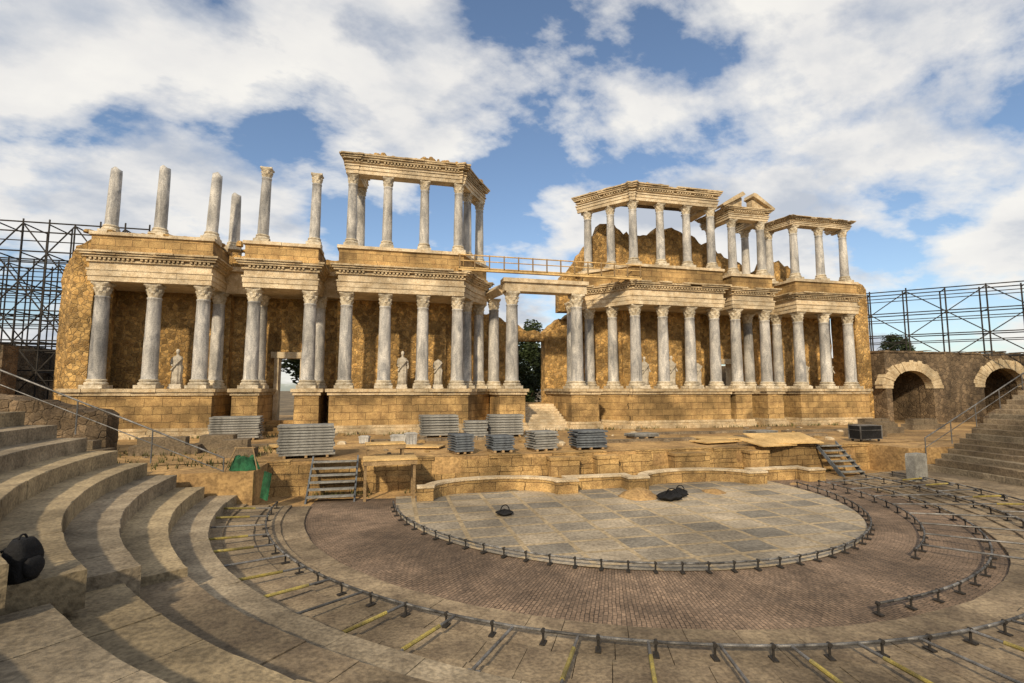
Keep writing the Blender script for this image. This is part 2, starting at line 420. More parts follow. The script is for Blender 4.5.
def entab(poly, z0, z1, za):
    H=z1-z0; g=G()
    g.prism(poly,z0+.004,z0+H*.9)
    g.course(poly,z0,z0+H*.17,.3,.03,2.2,.006,closed=True,zj=.002)
    g.course(poly,z0+H*.17,z0+H*.36,.3,.07,2.2,.008,closed=True,zj=.002)
    g.course(poly,z0+H*.36,z0+H*.42,.3,.12,1.6,.01,closed=True,zj=.002)
    part('architrave',g,m_marble)
    g=G()
    g.course(poly,z0+H*.64,z0+H*.71,.3,.12,1.6,.01,closed=True,zj=.002)
    g.dentils(poly,z0+H*.71,z0+H*.785,0,.22,.24,.13,closed=True)
    g.course(poly,z0+H*.785,z0+H*.86,.5,.27,.9,.012,closed=True)
    g.course(poly,z0+H*.86,z0+H*.93,.5,.37,.9,.02,closed=True,miss=.03)
    g.course(poly,z0+H*.93,z1,.6,.46,.8,.04,closed=True,miss=.10)
    part('cornice',g,m_entab)
    g=G(); g.prism(poly,z1-.2,za-.12); g.course(poly,z1-.05,z1+.2,.3,.08,1.3,.01,closed=True)
    part('attic',g,m_brickw)
    g=G(); g.course(poly,za-.22,za,.9,.12,1.1,.03,closed=True,miss=.05); g.prism(poly,za-.2,za-.03)
    part('attic_coping',g,m_marble)
eA=[(-27.25,14.5),(-20.85,14.5),(-20.85,17.7),(-27.25,17.7)]
eL=[(-19.05,14.5),(-14.75,14.5),(-14.75,18.3),(-19.05,18.3)]
eB=[(-13.5,14.5),(-5.35,14.5),(-4.4,16.3),(-3.15,17.9),(-3.15,19.4),(-13.5,19.4)]
eC=[(7.3,14.5),(14.95,14.5),(14.95,18.2),(4.5,18.8),(4.6,17.9),(6.0,16.3)]
eR=[(15.75,14.5),(19.5,14.5),(19.5,18.2),(15.75,18.2)]
eD=[(21.7,14.5),(27.8,14.5),(27.8,17.7),(21.7,17.7)]
entab(eA,ZE,ZC,ZA-.1); entab(eL,ZE,ZC,ZA-.1); entab(eB,ZE,ZC,ZA); entab(eC,ZE,ZC,ZA); entab(eR,ZE,ZC-.1,ZA-.3); entab(eD,ZE-.05,ZC-.2,ZA-.4)
g=G(); g.box((.57,15,11.32),(6.1,.95,.62)); g.course([(-2.45,14.5),(3.6,14.5)],11.62,11.92,.95,.14,1.9,.02)
for x0,x1 in ((-2.4,-3.0),(3.5,4.6)):
    g.cyl((x0,15.4,11.3),(x1,18.6,11.3),.42,4)
part('lintel',g,m_marble)
for x0,x1,y in ((-20.9,-19.0,17.3),(-14.8,-13.4,17.3),(14.9,15.8,17.0),(19.5,21.8,17.0)):
    g=G(); g.box(((x0+x1)/2,y+.6,(ZE+ZC)/2-.1),(x1-x0,1.2,ZC-ZE-.3))
    g.box(((x0+x1)/2,y+.45,ZC-.1),(x1-x0,1.5,.3))
    part('linking_entablature',g,m_entab)

def upper_entab(path, z0, z1, w=.40):
    H=z1-z0; g=G()
    g.prism(strip(path,w-.02,w-.02),z0,z0+H*.85)
    for pp in (path,path[::-1]):
        g.course(pp,z0+.003,z0+H*.2,-w+.2,w,2.3,.006,zj=.002)
        g.course(pp,z0+H*.2,z0+H*.38,-w+.2,w+.05,2.3,.006,zj=.002)
        g.course(pp,z0+H*.38,z0+H*.45,-w+.2,w+.11,1.5,.008,zj=.002)
    part('architrave',g,m_marble)
    g=G()
    g.dentils(path,z0+H*.62,z0+H*.72,w-.05,w+.16,.22,.12)
    for pp in (path,path[::-1]):
        g.course(pp,z0+H*.55,z0+H*.62,-w+.2,w+.09,1.5,.008,zj=.002)
        g.course(pp,z0+H*.72,z0+H*.82,-w+.2,w+.2,.9,.02,zj=.004)
        g.course(pp,z0+H*.82,z0+H*.91,-w+.25,w+.28,.9,.02,miss=.03)
        g.course(pp,z0+H*.91,z0+H*1.0,-w+.25,w+.35,.75,.05,miss=.14)
    part('cornice',g,m_entab)
uB=[(-12.5,17.4),(-12.8,15),(-5.69,15),(-4.86,16.5),(-3.8,18.2)]
uC=[(5.0,18.3),(6.4,16.5),(7.65,15),(14.4,15),(14.4,17.8)]
upper_entab(uB,ZU,ZU+1.3); upper_entab(uC,ZU,ZU+1.3)
uR=[(15.95,17.5),(16.2,15),(19.1,15),(19.3,17.5)]
upper_entab(uR,ZA-.3+4.5,ZA-.3+4.5+.95,.38)
uD=[(21.4,17.4),(22.0,15),(27.3,15),(27.3,16.0)]
upper_entab(uD,ZA-.4+4.55,ZA-.4+4.55+.7,.38)
g=G(); g.prism([(7.7,15),(14.3,15),(14.3,18.2),(5.1,18.4),(6.5,16.6)],ZU+.9,ZU+1.15); part('roof_slab',g,m_dark)
zb=ZA-.3+4.5+.95
def slab(g,pts,y0,y1):
    n=len(pts)
    g.add([(x,y0,z) for x,z in pts]+[(x,y1,z) for x,z in pts],[tuple(range(n)),tuple(range(2*n-1,n-1,-1))]+[(i,n+i,n+(i+1)%n,(i+1)%n) for i in range(n)])
g=G(); slab(g,[(15.7,zb),(17.15,zb),(17.2,zb+.9),(16.9,zb+.98),(15.7,zb+.2)],14.75,15.4)
slab(g,[(15.2,zb+.12),(15.3,zb-.02),(17.2,zb+.98),(17.35,zb+1.1),(17.1,zb+1.32),(16.9,zb+1.2)],14.45,15.6); part('pediment',g,m_entab)
g=G(); slab(g,[(18.15,zb),(19.6,zb),(19.6,zb+.2),(18.5,zb+.9),(18.15,zb+.8)],14.75,15.4)
slab(g,[(18.05,zb+1.0),(18.2,zb+.95),(20.0,zb-.02),(20.1,zb+.14),(18.4,zb+1.25),(18.15,zb+1.3)],14.45,15.6); part('pediment',g,m_entab)

def caprubble(path,z,w,dens=6,hmax=.28,mat=m_rubble):
    g=G()
    for (x0,y0),(x1,y1) in zip(path,path[1:]):
        l=math.hypot(x1-x0,y1-y0)
        for i in range(int(l*dens)):
            t=R.random(); x=x0+(x1-x0)*t+R.uniform(-w,w); y=y0+(y1-y0)*t+R.uniform(-w,w)
            s=R.uniform(.1,.34); h=R.uniform(.08,hmax)*(.5+1.0*max(0,noise.noise((x*.7,y*.7,2))+.4))
            vs=[]
            for dz,k in ((-.06,1),(h*.7,.95),(h,.6)):
                vs.append([(x+s*k*math.cos(q*math.pi/3)*R.uniform(.8,1.15),y+s*k*math.sin(q*math.pi/3)*R.uniform(.8,1.15),z+dz) for q in range(6)])
            g.rings(vs)
    o=part('cap_rubble',g,mat); o['kind']='stuff'
caprubble(uB,ZU+1.25,.35,11,.42); caprubble(uC,ZU+1.3,.35,6,.2)
caprubble([(-27,15.5),(-21,15.5)],ZA-.1,.9,8,.2); caprubble([(-27,17),(-21,17)],ZA-.1,.7,14,.5)
caprubble([(-19,16.5),(-15,16.5)],ZA-.1,.9,12,.3)
caprubble([(22,17),(27.5,17)],ZA-.4,.6,9,.5)
caprubble(uD,ZA+4.85,.25,3,.12)

def rubble(p,q,th,z0,topf,res=.3,par=True,mat=m_rubble,name='rubble_wall',amp=.09,rag=.5):
    l=math.hypot(q[0]-p[0],q[1]-p[1]); ex,ey=(q[0]-p[0])/l,(q[1]-p[1])/l; nx_,ny_=ey,-ex
    n=max(2,int(l/res)); g=G(); m=14
    for side in (0,1):
        for i in range(n+1):
            t=i/n; x=p[0]+(q[0]-p[0])*t; y=p[1]+(q[1]-p[1])*t
            zt=topf(t)+rag*noise.noise((x*1.3,y*1.3,7.7))+rag*.35*R.uniform(-1,1)
            for j in range(m+1):
                z=z0+(zt-z0)*j/m
                d=amp*noise.noise((x*1.7,y*1.7+side*9,z*1.7))+amp*.5*noise.noise((x*5,y*5,z*5))
                o=d if side==0 else -th+d
                g.v.append((x+nx_*o,y+ny_*o,z))
    K=(n+1)*(m+1)
    for i in range(n):
        for j in range(m):
            a=i*(m+1)+j; b=a+m+1
            g.f.append((a,b,b+1,a+1)); g.f.append((K+a,K+a+1,K+b+1,K+b))
        a=i*(m+1)+m; b=a+m+1
        g.f.append((a,b,K+b,K+a))
    for i in (0,n):
        for j in range(m):
            a=i*(m+1)+j
            g.f.append((a,a+1,K+a+1,K+a) if i==0 else (a,K+a,K+a+1,a+1))
    if par: return part('back_wall',g,mat)
    return obj(name,mesh(name,g,mat))
c=lambda v:(lambda t:v)
rubble((-27.9,17.7),(-20.6,17.7),.9,1.3,c(10.6),rag=.1)
rubble((-27.9,18.7),(-20.6,18.7),.8,10,c(13.7),rag=.45)
rubble((-29.9,17.0),(-28.0,14.9),1.8,1.3,lambda t:11.2+1.5*t,rag=.5,amp=.12)
rubble((-28.15,14.8),(-27.1,14.8),2.5,4.15,lambda t:12.6,rag=.5,amp=.10)
def portal(x0,x1,xd,w,y,zt,zl=6.3):
    rubble((x0,y),(xd-w/2,y),.9,1.3,c(zt),rag=.1); rubble((xd+w/2,y),(x1,y),.9,1.3,c(zt),rag=.1)
    rubble((xd-w/2-.02,y+.04),(xd+w/2+.02,y+.04),.8,zl,c(zt),rag=.1)
    g=G()
    for s in (-1,1): g.box((xd+s*(w/2-.12),y+.2,(zl+1.3)/2),(.28,.9,zl-1.3))
    g.box((xd,y+.2,zl+.2),(w+.5,1.0,.42)); part('door_frame',g,m_marble)
portal(-20.7,-13.5,-16.9,1.9,18.5,10.6); portal(15.0,21.6,17.65,1.9,18.5,10.6)
rubble((-13.8,17.7),(-6.2,17.7),.9,4.0,c(10.6),rag=.1); rubble((-6.3,17.8),(-3.1,20.2),.9,4.0,c(10.6),rag=.1)
rubble((7.9,17.7),(15.0,17.7),.9,4.0,c(10.6),rag=.1); rubble((4.3,20.2),(8.0,17.8),.9,4.0,c(10.6),rag=.1)
rubble((21.4,17.7),(28.2,17.7),.9,1.3,c(10.6),rag=.1)
rubble((-3.6,20.2),(-.9,20.2),1.2,1.3,lambda t:10.6-1.2*t,rag=.4); rubble((2.2,20.2),(4.9,20.2),1.2,1.3,lambda t:8.9+2.1*t,rag=.4)
rubble((-1.2,20.4),(2.6,20.4),.9,8.1,lambda t:9.4-.6*t,rag=.3)
def topC(t):
    x=3.0+t*12
    return 13.2+min(1,max(0,(x-3.0)/3.6))*4.4+.35*math.floor(1.5*math.sin(x*1.1))*.5
rubble((3.0,18.9),(15.0,18.6),1.0,10.4,topC,rag=.45,amp=.08)
rubble((14.9,18.3),(20.5,18.3),.9,10.4,lambda t:17.3-2.8*t,rag=.6,amp=.09)
rubble((20.6,18.0),(28.3,18.0),.9,10.4,lambda t:14.4+1.0*math.sin(t*5),rag=.6,amp=.09)
rubble((-20.9,18.6),(-13.2,18.6),.9,10.4,lambda t:13.4,rag=.3)
rubble((28.2,15.2),(29.6,15.2),2.4,1.3,lambda t:13.4-.8*t,rag=.35,amp=.07)
def steps(x,w,y0,n,z0,h,d,mat=m_podium):
    g=G()
    for i in range(n): g.box((x,y0+i*d+(n-i)*d/2,z0+h*(i+.5)),(w-.01*i,(n-i)*d,h-.004))
    part('stair',g,mat)
steps(.57,3.2,14.0,10,1.33,.17,.42,m_marble); steps(-16.85,1.9,15.2,4,1.33,.2,.4); steps(17.68,1.9,15.2,4,1.33,.2,.4)
g=G(); g.box((.57,20.2,2.1),(3.4,4.0,1.9)); part('threshold',g,m_podium)

# ------------------------------------------------------------ walkway
w=bpy.data.objects.new('walkway',None); col.objects.link(w); w.location=(1.0,14.45,12.25)
tag(w,'timber walkway with thin railing bridging the central doorway','walkway')
g=G(); g.box((0,0,.1),(13.6,.8,.10)); g.box((0,-.36,.0),(13.6,.08,.16)); obj('deck',mesh('deck',g,m_wood),w)
g=G(); g.cyl((-6.8,-.36,1.0),(6.8,-.36,1.0),.045); obj('rail',mesh('rail',g,m_wood),w)
g=G(); g.cyl((-6.8,-.36,.6),(6.8,-.36,.6),.035); obj('lower_rail',mesh('lower_rail',g,m_wood),w)
g=G(); g.box((0,0,.5),(.08,.08,1.0)); pm=mesh('post',g,m_wood2)
for i in range(14): obj('post',pm,w,(-6.7+i*1.03,-.36,.05))

# ------------------------------------------------------------ statues
def statue(x,y,z,h,head,seed,rot=0,armless=False):
    e=bpy.data.objects.new('marble_statue',None); col.objects.link(e); e.location=(x,y,z); e.rotation_euler=(0,0,rot)
    tag(e,'draped weathered marble statue standing on a plinth'+('' if head else ', its head missing'),'statue',group='statues between the columns')
    g=G(); g.box((0,0,.06),(.75,.6,.12)); g.box((0,0,.2),(.65,.5,.16)); obj('plinth',mesh('plinth',g,m_statue),e)
    g=G(); s=h/1.9
    prof=[(0,.27,.22,0),(.3,.25,.2,0),(.55,.24,.19,.01),(.8,.25,.19,.03),(.95,.26,.19,.03),(1.1,.22,.17,.01),(1.25,.23,.17,0),(1.42,.27,.17,-.01),(1.52,.25,.14,-.01),(1.58,.12,.1,0),(1.64,.065,.065,0)]
    if head: prof+=[(1.70,.06,.07,0),(1.74,.085,.1,0),(1.82,.1,.12,0),(1.9,.09,.11,0),(1.96,.04,.05,0)]
    R_=[]
    for zz,a,b,dx in prof:
        ring=[]
        for j in range(36):
            t=2*math.pi*j/36
            fold=1+(.11*math.sin(t*9+zz*2.5*math.sin(seed))+.06*math.sin(t*5+zz*4))*(1 if zz<1.45 else 0)*(1.2-zz*.4)
            ring.append((s*(dx+a*fold*math.cos(t)),s*b*fold*math.sin(t),.28+s*zz))
        R_.append(ring)
    g.rings(R_)
    for k in range(8):
        t=k/8; t2=(k+1)/8
        f=lambda t:(s*(.26-.5*t),s*(-.17-.05*math.sin(t*3.14)),.28+s*(1.42-.65*t))
        g.cyl(f(t),f(t2),.05*s,7)
    g.cyl((s*-.25,0,.28+s*1.42),(s*-.31,-.02,.28+s*1.1),.07*s,8,.055*s); g.cyl((s*-.31,-.02,.28+s*1.1),(s*-.16,-.22*s,.28+s*1.02),.055*s,8,.04*s)
    if not armless: g.cyl((s*.25,0,.28+s*1.42),(s*.33,-.03,.28+s*1.1),.07*s,8,.055*s); g.cyl((s*.33,-.03,.28+s*1.1),(s*.34,-.2*s,.28+s*.9),.055*s,8,.04*s)
    obj('figure',mesh('figure',g,m_statue,True),e)
for x,y,h,hd,sd in ((-22.9,15.9,2.1,True,1),(-9.3,15.8,2.2,True,2),(-6.9,15.8,2.0,False,3),(11.1,15.9,2.2,True,4),(13.4,15.9,2.0,False,5),(8.8,15.9,2.1,True,6),(25.9,15.9,2.1,False,8),(23.5,15.9,2.0,True,9)):
    statue(x,y,4.19,h,hd,sd,R.uniform(-.2,.2),sd%2==1)

# ------------------------------------------------------------ niche wall
path=[(-9.0,.15)]; x=-8.4; kind=0
while x<8:
    w_=4.8 if kind%2==0 else 2.2
    path.append((x,.15))
    if kind%2==0:
        for i in range(1,20):
            a=math.pi*i/20; path.append((x+w_/2-w_/2*math.cos(a),.15+1.3*math.sin(a)))
        path.append((x+w_,.15))
    else: path+= [(x+.02,.8),(x+w_-.02,.8),(x+w_,.15)]
    x+=w_+.9; kind+=1
path.append((x,.15))
g=G(); g.prism(strip(path,0,.34),-.02,.52)
o=obj('niche_wall',mesh('niche_wall',g,m_podium)); tag(o,'low stage-front wall with alternating curved and square niches','low wall')
g=G(); g.prism(strip(path,.035,.37),.525,.60)
oc=obj('coping',mesh('coping',g,m_marble)); oc.parent=o
g=G(); g.course([(-14.6,2.5),(14.3,2.5)],-.0,.65,.3,.06,1.3,.04); g.course([(-14.6,2.5),(14.3,2.5)],.65,1.22,.3,.03,1.0,.05,miss=.04); g.course([(-14.6,2.5),(14.3,2.5)],1.22,1.38,.5,.06,1.2,.06,miss=.35)
for x,wd,dp in ((-2.6,1.3,.6),(-.6,1.0,.6),(3.6,1.8,.6),(7.2,1.0,.6)):
    g.box((x,2.5-dp/2,.55),(wd,dp,1.12)); g.box((x,2.48-dp/2,1.17),(wd+.1,dp+.06,.12))
o=obj('stage_front_wall',mesh('stage_front_wall',g,m_podium)); tag(o,'ochre block wall and piers carrying the stage edge','stone wall')
for i in range(90):
    x=R.uniform(-26,26); y=R.uniform(3.2,13.4); s=R.uniform(.06,.35)
    g=G(); rs=[]
    for dz,k in ((-.05,1),(s*.3,.95),(s*.5,.55)):
        rs.append([(s*k*math.cos(q*math.pi/3.5)*R.uniform(.7,1.2),s*k*.8*math.sin(q*math.pi/3.5)*R.uniform(.7,1.2),dz) for q in range(7)])
    g.rings(rs)
    tag(obj('stone_block',mesh('stone_block',g,R.choice((m_marble,m_podium,m_slab))),None,(x,y,1.36),(0,0,R.random()*3)),'loose fallen stone lying on the stage earth','stone',group='loose stones on the stage')
for x,y,L,a in ((3.5,6,7,0.02),(12,6.5,5,-.03),(-8,9,6,0),(8,9.5,8,.02),(-18,8,6,.05),(18,9,6,0)):
    g=G(); t=-L/2
    while t<L/2:
        ww=R.uniform(.7,1.4); g.box((t+ww/2,R.uniform(-.03,.03),.03),(ww-.03,.5,.16)); t+=ww
    tag(obj('threshold_kerb',mesh('threshold_kerb',g,m_slab),None,(x,y,1.37),(0,0,a)),'line of worn stone blocks set in the stage','stone kerb',group='stone kerbs on the stage')
g=G()
for i in range(2600):
    q=R.random()
    if q<.4: x,y,z=R.uniform(-27,28),R.gauss(13.6,.35),1.36
    elif q<.7: x,y,z=R.uniform(-24,-15),R.uniform(1,8),1.35
    else: x,y,z=R.uniform(-13,13),R.gauss(2.2,.3),.03
    if noise.noise((x*.8,y*.8,4))<.0: continue
    for k in range(3):
        a=R.random()*6.28; h=R.uniform(.08,.28); dx,dy=math.cos(a)*.02,math.sin(a)*.02
        g.add([(x-dx,y-dy,z),(x+dx,y+dy,z),(x+R.uniform(-.1,.1),y+R.uniform(-.1,.1),z+h)],[(0,1,2)])
tag(obj('dry_weeds',mesh('dry_weeds',g,m_grass)),'scattered dry weeds along the podium and trench',kind='stuff')

def mound(x,y,z,r,h,mat,name,label,cat):
    g=G(); rs=[]
    for k in range(9):
        t=k/8; rr=r*(1-t)**.8+.01
        rs.append([(rr*math.cos(a)*(1+.25*noise.noise((math.cos(a)*1.5+x,math.sin(a)*1.5,t*2))),rr*math.sin(a)*(1+.25*noise.noise((math.cos(a)*2,y,t*2))),h*(t**.8)*(1+.2*noise.noise((a,t*4,x)))-.02) for a in [2*math.pi*j/28 for j in range(28)]])
    g.rings(rs); tag(obj(name,mesh(name,g,mat,True),None,(x,y,z)),label,cat)
mound(-.6,-.9,.05,.8,.34,m_dirt,'earth_mound','small heap of brown earth on the paving','earth heap')
mound(-5.0,1.8,.02,.6,.25,m_ground,'earth_mound','small heap of brown earth in the trench','earth heap')
mound(2.7,-.9,.05,.5,.16,m_dirt,'earth_mound','low heap of brown earth beside the niche wall','earth heap')
def tarp(x,y,sx,sy,h,sd,label):
    e=bpy.data.objects.new('black_bag',None); col.objects.link(e); e.location=(x,y,.06); tag(e,label,'bag')
    g=G(); rs=[]
    for k in range(10):
        t=k/9; pr=math.sin(math.pi*(.12+.86*t))
        rs.append([(sx*pr*math.cos(a)*(1+.35*noise.noise((math.cos(a)*2+sd,math.sin(a)*2,t*2))),sy*pr*math.sin(a)*(1+.35*noise.noise((math.cos(a)*2,math.sin(a)*2+sd,t*2))),h*t*(1+.5*noise.noise((math.cos(a)*2,math.sin(a)*2,sd)))) for a in [2*math.pi*j/30 for j in range(30)]])
    g.rings(rs); obj('sack',mesh('sack',g,m_black,True),e)
    g=G(); pv=None
    for i in range(13):
        a=math.pi*i/12; p=(sx*.5*math.cos(a),-.1,h*.75+.22*math.sin(a))
        if pv: g.cyl(pv,p,.018,6)
        pv=p
    obj('strap',mesh('strap',g,m_black,True),e)
tarp(.2,-1.8,.5,.36,.30,1.3,'crumpled black bag lying on the orchestra paving')
tarp(.8,-1.4,.36,.25,.32,5.3,'crumpled black bag lying on the orchestra paving')
tarp(-6.3,-2.5,.3,.22,.17,3.1,'small black bag lying on the marble floor')

# ------------------------------------------------------------ panel stacks
def stack(x,y,w,d,h,rot,mat,label,n=8,z=1.38):
    e=bpy.data.objects.new('panel_stack',None); col.objects.link(e); e.location=(x,y,z); e.rotation_euler=(0,0,rot)
    tag(e,label,'stack of panels',group='stacked stage panels')
    g=G(); g.box((0,0,.05),(.1,d,.1)); bm=mesh('bearer',g,m_wood2)
    for s in (-.38,0,.38): obj('bearer',bm,e,(s*w,0,0))
    th=(h-.1)/n; g=G()
    g.box((0,0,th*.42),(w,d,th*.5)); g.box((0,-d/2+.03,th*.3),(w,.05,th*.72)); g.box((0,d/2-.03,th*.3),(w,.05,th*.72))
    pm=mesh('panel',g,mat)
    for i in range(n): obj('panel',pm,e,(R.uniform(-.05,.05),R.uniform(-.05,.05),.1+th*i),(0,0,R.uniform(-.03,.03)))
gl='stack of grey metal stage panels on the stage earth'
stack(-18.4,12.2,2.5,1.3,1.3,.1,m_panel,gl,9)
stack(-13.4,3.7,2.15,1.1,1.35,.12,m_panel,'tall stack of grey stage panels at the stage edge',11)
stack(-7.2,11.3,2.2,1.2,1.3,.05,m_panel,gl,8)
stack(-6.95,3.4,.85,1.0,.85,.25,m_panelb,'small stack of dark grey panels at the stage edge',7)
stack(-5.2,10.2,1.3,1.0,1.0,.0,m_panel,gl,6)
stack(-3.3,10.8,2.1,1.2,1.3,-.05,m_panel,gl,8)
stack(-5.2,3.4,1.0,1.0,.75,.15,m_panelb,'small stack of dark grey panels at the stage edge',6)
stack(-3.2,3.5,1.2,1.0,.9,.2,m_panel,gl,7)
stack(-.9,3.6,1.5,1.1,.9,.0,m_panelb,'stack of blue-grey panels at the stage edge',7)
stack(4.0,7.5,1.7,1.0,.3,.2,m_panel,'low stack of grey panels on the stage earth',3)
stack(12.0,7.5,1.7,1.0,.3,.1,m_panel,'low stack of grey panels on the stage earth',3)
for i,(x,y,w_,d_,z_,a,ti) in enumerate(((6.6,4.4,2.4,1.2,1.46,.15,0),(7.8,5.8,2.8,1.3,1.46,-.1,0),(9.6,3.1,3.2,1.8,1.66,-.15,.20),(8.4,2.7,2.4,1.4,1.52,.2,.15),(-14.5,7.5,2.2,1.1,1.46,.3,0),(-8.6,5.6,2.2,1.1,1.46,-.4,0))):
    g=G(); g.box((0,0,0),(w_,d_,.05)); g.box((0,.3*d_,-.05),(w_*.96,.07,.05)); g.box((0,-.3*d_,-.05),(w_*.96,.07,.05))
    tag(obj('plywood_sheet',mesh('plywood_sheet',g,m_wood),None,(x,y,z_),(ti+R.uniform(-.01,.01),R.uniform(-.02,.02),a)),'raw plywood sheet sloping over the stage edge' if ti else 'raw plywood sheet with battens lying on the stage','plywood sheet',group='plywood sheets')
def table(x,y,z,w_,d_,h,rot,label,mat,tilt=0):
    e=bpy.data.objects.new('work_platform',None); col.objects.link(e); e.location=(x,y,z); e.rotation_euler=(0,0,rot); tag(e,label,'wooden platform')
    g=G(); g.box((0,0,0),(w_,d_,.06)); obj('top',mesh('top',g,mat),e,(0,0,h),(tilt,0,0))
    g=G(); g.box((0,-d_/2+.06,-.12),(w_,.05,.16)); g.box((0,d_/2-.06,-.12),(w_,.05,.16)); g.box((0,0,-.1),(.06,d_-.1,.1)); obj('apron',mesh('apron',g,m_wood2),e,(0,0,h),(tilt,0,0))
    hh=h-.04
    g=G(); g.box((0,0,hh/2),(.1,.1,hh)); lm=mesh('leg',g,m_wood2)
    for sx in (-1,1):
        for sy in (-1,1): obj('leg',lm,e,(sx*(w_/2-.1),sy*(d_/2-.14),0))
table(-10.0,1.2,.03,2.0,1.1,1.5,.05,'raw timber platform on posts in front of the stage wall',m_wood)
table(-10.2,2.9,1.37,1.6,.8,.55,.1,'low plywood bench on the stage edge',m_wood)
g=G(); g.box((0,0,0),(1.64,.28,.05)); tm=mesh('tread',g,m_panel)
g=G(); g.add([(-.03,-.1,0),(-.03,.2,0),(-.03,1.55,1.3),(-.03,1.55,1.5),(.03,-.1,0),(.03,.2,0),(.03,1.55,1.3),(.03,1.55,1.5)],[(0,1,2,3),(7,6,5,4),(0,4,5,1),(1,5,6,2),(2,6,7,3),(3,7,4,0)])
sm_=mesh('stringer',g,m_panelb)
for X_,s_ in ((-12.1,1),(11.6,.75)):
    e=bpy.data.objects.new('metal_stair',None); col.objects.link(e); e.location=(X_,.9,.03); e.scale=(s_,1,1); tag(e,'grey metal steps leading up to the stage','stairs',group='metal steps')
    for s in (-1,1): obj('stringer',sm_,e,(s*.85,0,0))
    for i in range(6): obj('tread',tm,e,(0,.1+.24*i,.2+.22*i))
e=bpy.data.objects.new('flight_case',None); col.objects.link(e); e.location=(15.0,3.2,1.38); tag(e,'black equipment case with metal edges and wheels','equipment case')
g=G(); g.box((0,0,.48),(1.4,.7,.72)); obj('case_body',mesh('case_body',g,m_black),e)
g=G()
for z_ in (.13,.60,.83): g.box((0,0,z_),(1.43,.73,.03))
for sx in (-1,1):
    for sy in (-1,1): g.box((sx*.7,sy*.35,.48),(.05,.05,.74))
obj('metal_edging',mesh('metal_edging',g,m_steel),e)
g=G(); g.cyl((-.03,0,.06),(.03,0,.06),.06,12); wm=mesh('wheel',g,m_dsteel)
for sx in (-1,1):
    for sy in (-1,1): obj('wheel',wm,e,(sx*.58,sy*.26,0))
for x,y,w_,h_ in ((-9.6,7.2,.75,.5),(-9.0,7.0,.55,.62),(-11.3,8.4,.5,.35)):
    e=bpy.data.objects.new('white_crate',None); col.objects.link(e); e.location=(x,y,1.38); e.rotation_euler=(0,0,R.uniform(-.4,.4)); tag(e,'white plastic crate with lid on the stage','crate',group='white crates')
    g=G(); b=h_*.85; rs=[]
    for z_,k in ((0,.9),(b,1)): rs.append([(w_/2*k*a,w_*.35*k*c_,z_) for a,c_ in ((-1,-1),(1,-1),(1,1),(-1,1))])
    g.rings(rs)
    for q in (-.3,0,.3): g.box((q*w_,-w_*.35,b*.5),(.04,.04,b*.9))
    obj('crate_body',mesh('crate_body',g,m_white),e)
    g=G(); g.box((0,0,b+.03),(w_*1.06,w_*.76,.06)); g.box((0,0,b+.075),(w_*.8,w_*.5,.03)); obj('lid',mesh('lid',g,m_white),e)
e=bpy.data.objects.new('netting_bundle',None); col.objects.link(e); e.location=(-15.0,.75,1.34); e.scale=(.8,.8,.8); tag(e,'bundle of green netting draped over a timber frame','netting')
g=G(); rs=[]
for k in range(8):
    t=k/7; rs.append([((.55-.2*t)*math.cos(a)*(1+.2*math.sin(a*7)),(.35-.12*t)*math.sin(a)*(1+.2*math.sin(a*5+1)),.55*t*(1+.15*math.sin(a*3))) for a in [2*math.pi*j/40 for j in range(40)]])
g.rings(rs); obj('net',mesh('net',g,m_green),e)
g=G(); g.cyl((-.7,-.3,0),(-.35,0,1.0),.03); g.cyl((.6,-.3,0),(.3,0,1.0),.03); g.cyl((-.45,0,.95),(.4,0,.95),.03); obj('frame',mesh('frame',g,m_wood2),e)
g=G(); g.box((0,0,.4),(.05,.7,.9)); g.box((0.03,0,.1),(.05,.6,.06))
tag(obj('green_board',mesh('green_board',g,m_green),None,(-14.2,.2,.45),(0,.12,.5)),'dark green board propped against the stage edge','board')
g=G(); rs=[]
for z_,k in ((0,1),(.5,1),(1.05,.98),(1.15,.9)): rs.append([(.4*k*a+R.uniform(-.02,.02),.2*k*b_+R.uniform(-.02,.02),z_) for a,b_ in ((-1,-1),(1,-1),(1,1),(-1,1))])
g.rings(rs); tag(obj('upright_slab',mesh('upright_slab',g,m_panel),None,(12.1,-1.7,.26),(0,0,.1)),'grey stone slab standing upright beside the steps','stone slab')

# backpack
def P(r,a,z): return (r*math.cos(rad(a)),r*math.sin(rad(a)),z)
e=bpy.data.objects.new('backpack',None); col.objects.link(e); e.location=P(18.3,217.7,1.80); e.rotation_euler=(0,0,rad(75)); e.scale=(.95,.9,.9); tag(e,'black backpack with loose straps resting on a stone seat','backpack')
g=G(); rs=[]
for k in range(15):
    t=k/14; pr=(math.sin(math.pi*min(1,.2+.74*t)))**.35
    rs.append([(.2*pr*(abs(math.cos(a))**.5)*math.copysign(1,math.cos(a))*(1+.1*noise.noise((a,t*4,7))),.15*pr*(abs(math.sin(a))**.5)*math.copysign(1,math.sin(a))*(1+.25*noise.noise((a*1.5,t*6,1)))+.03*t*t,.56*t+.02*noise.noise((a,t*3,3))) for a in [2*math.pi*j/32 for j in range(32)]])
g.rings(rs); obj('pack_body',mesh('pack_body',g,m_black,True),e)
g=G(); rs=[]
for k in range(8):
    t=k/7; pr=(math.sin(math.pi*(.1+.8*t)))**.5
    rs.append([(.14*pr*math.cos(a),-.15-.07*pr*(.4+.6*max(0,-math.sin(a))),.06+.26*t+.02*math.sin(a)) if math.sin(a)<0 else (.14*pr*math.cos(a),-.12,.06+.26*t) for a in [2*math.pi*j/20 for j in range(20)]])
g.rings(rs); obj('front_pocket',mesh('front_pocket',g,m_black,True),e)
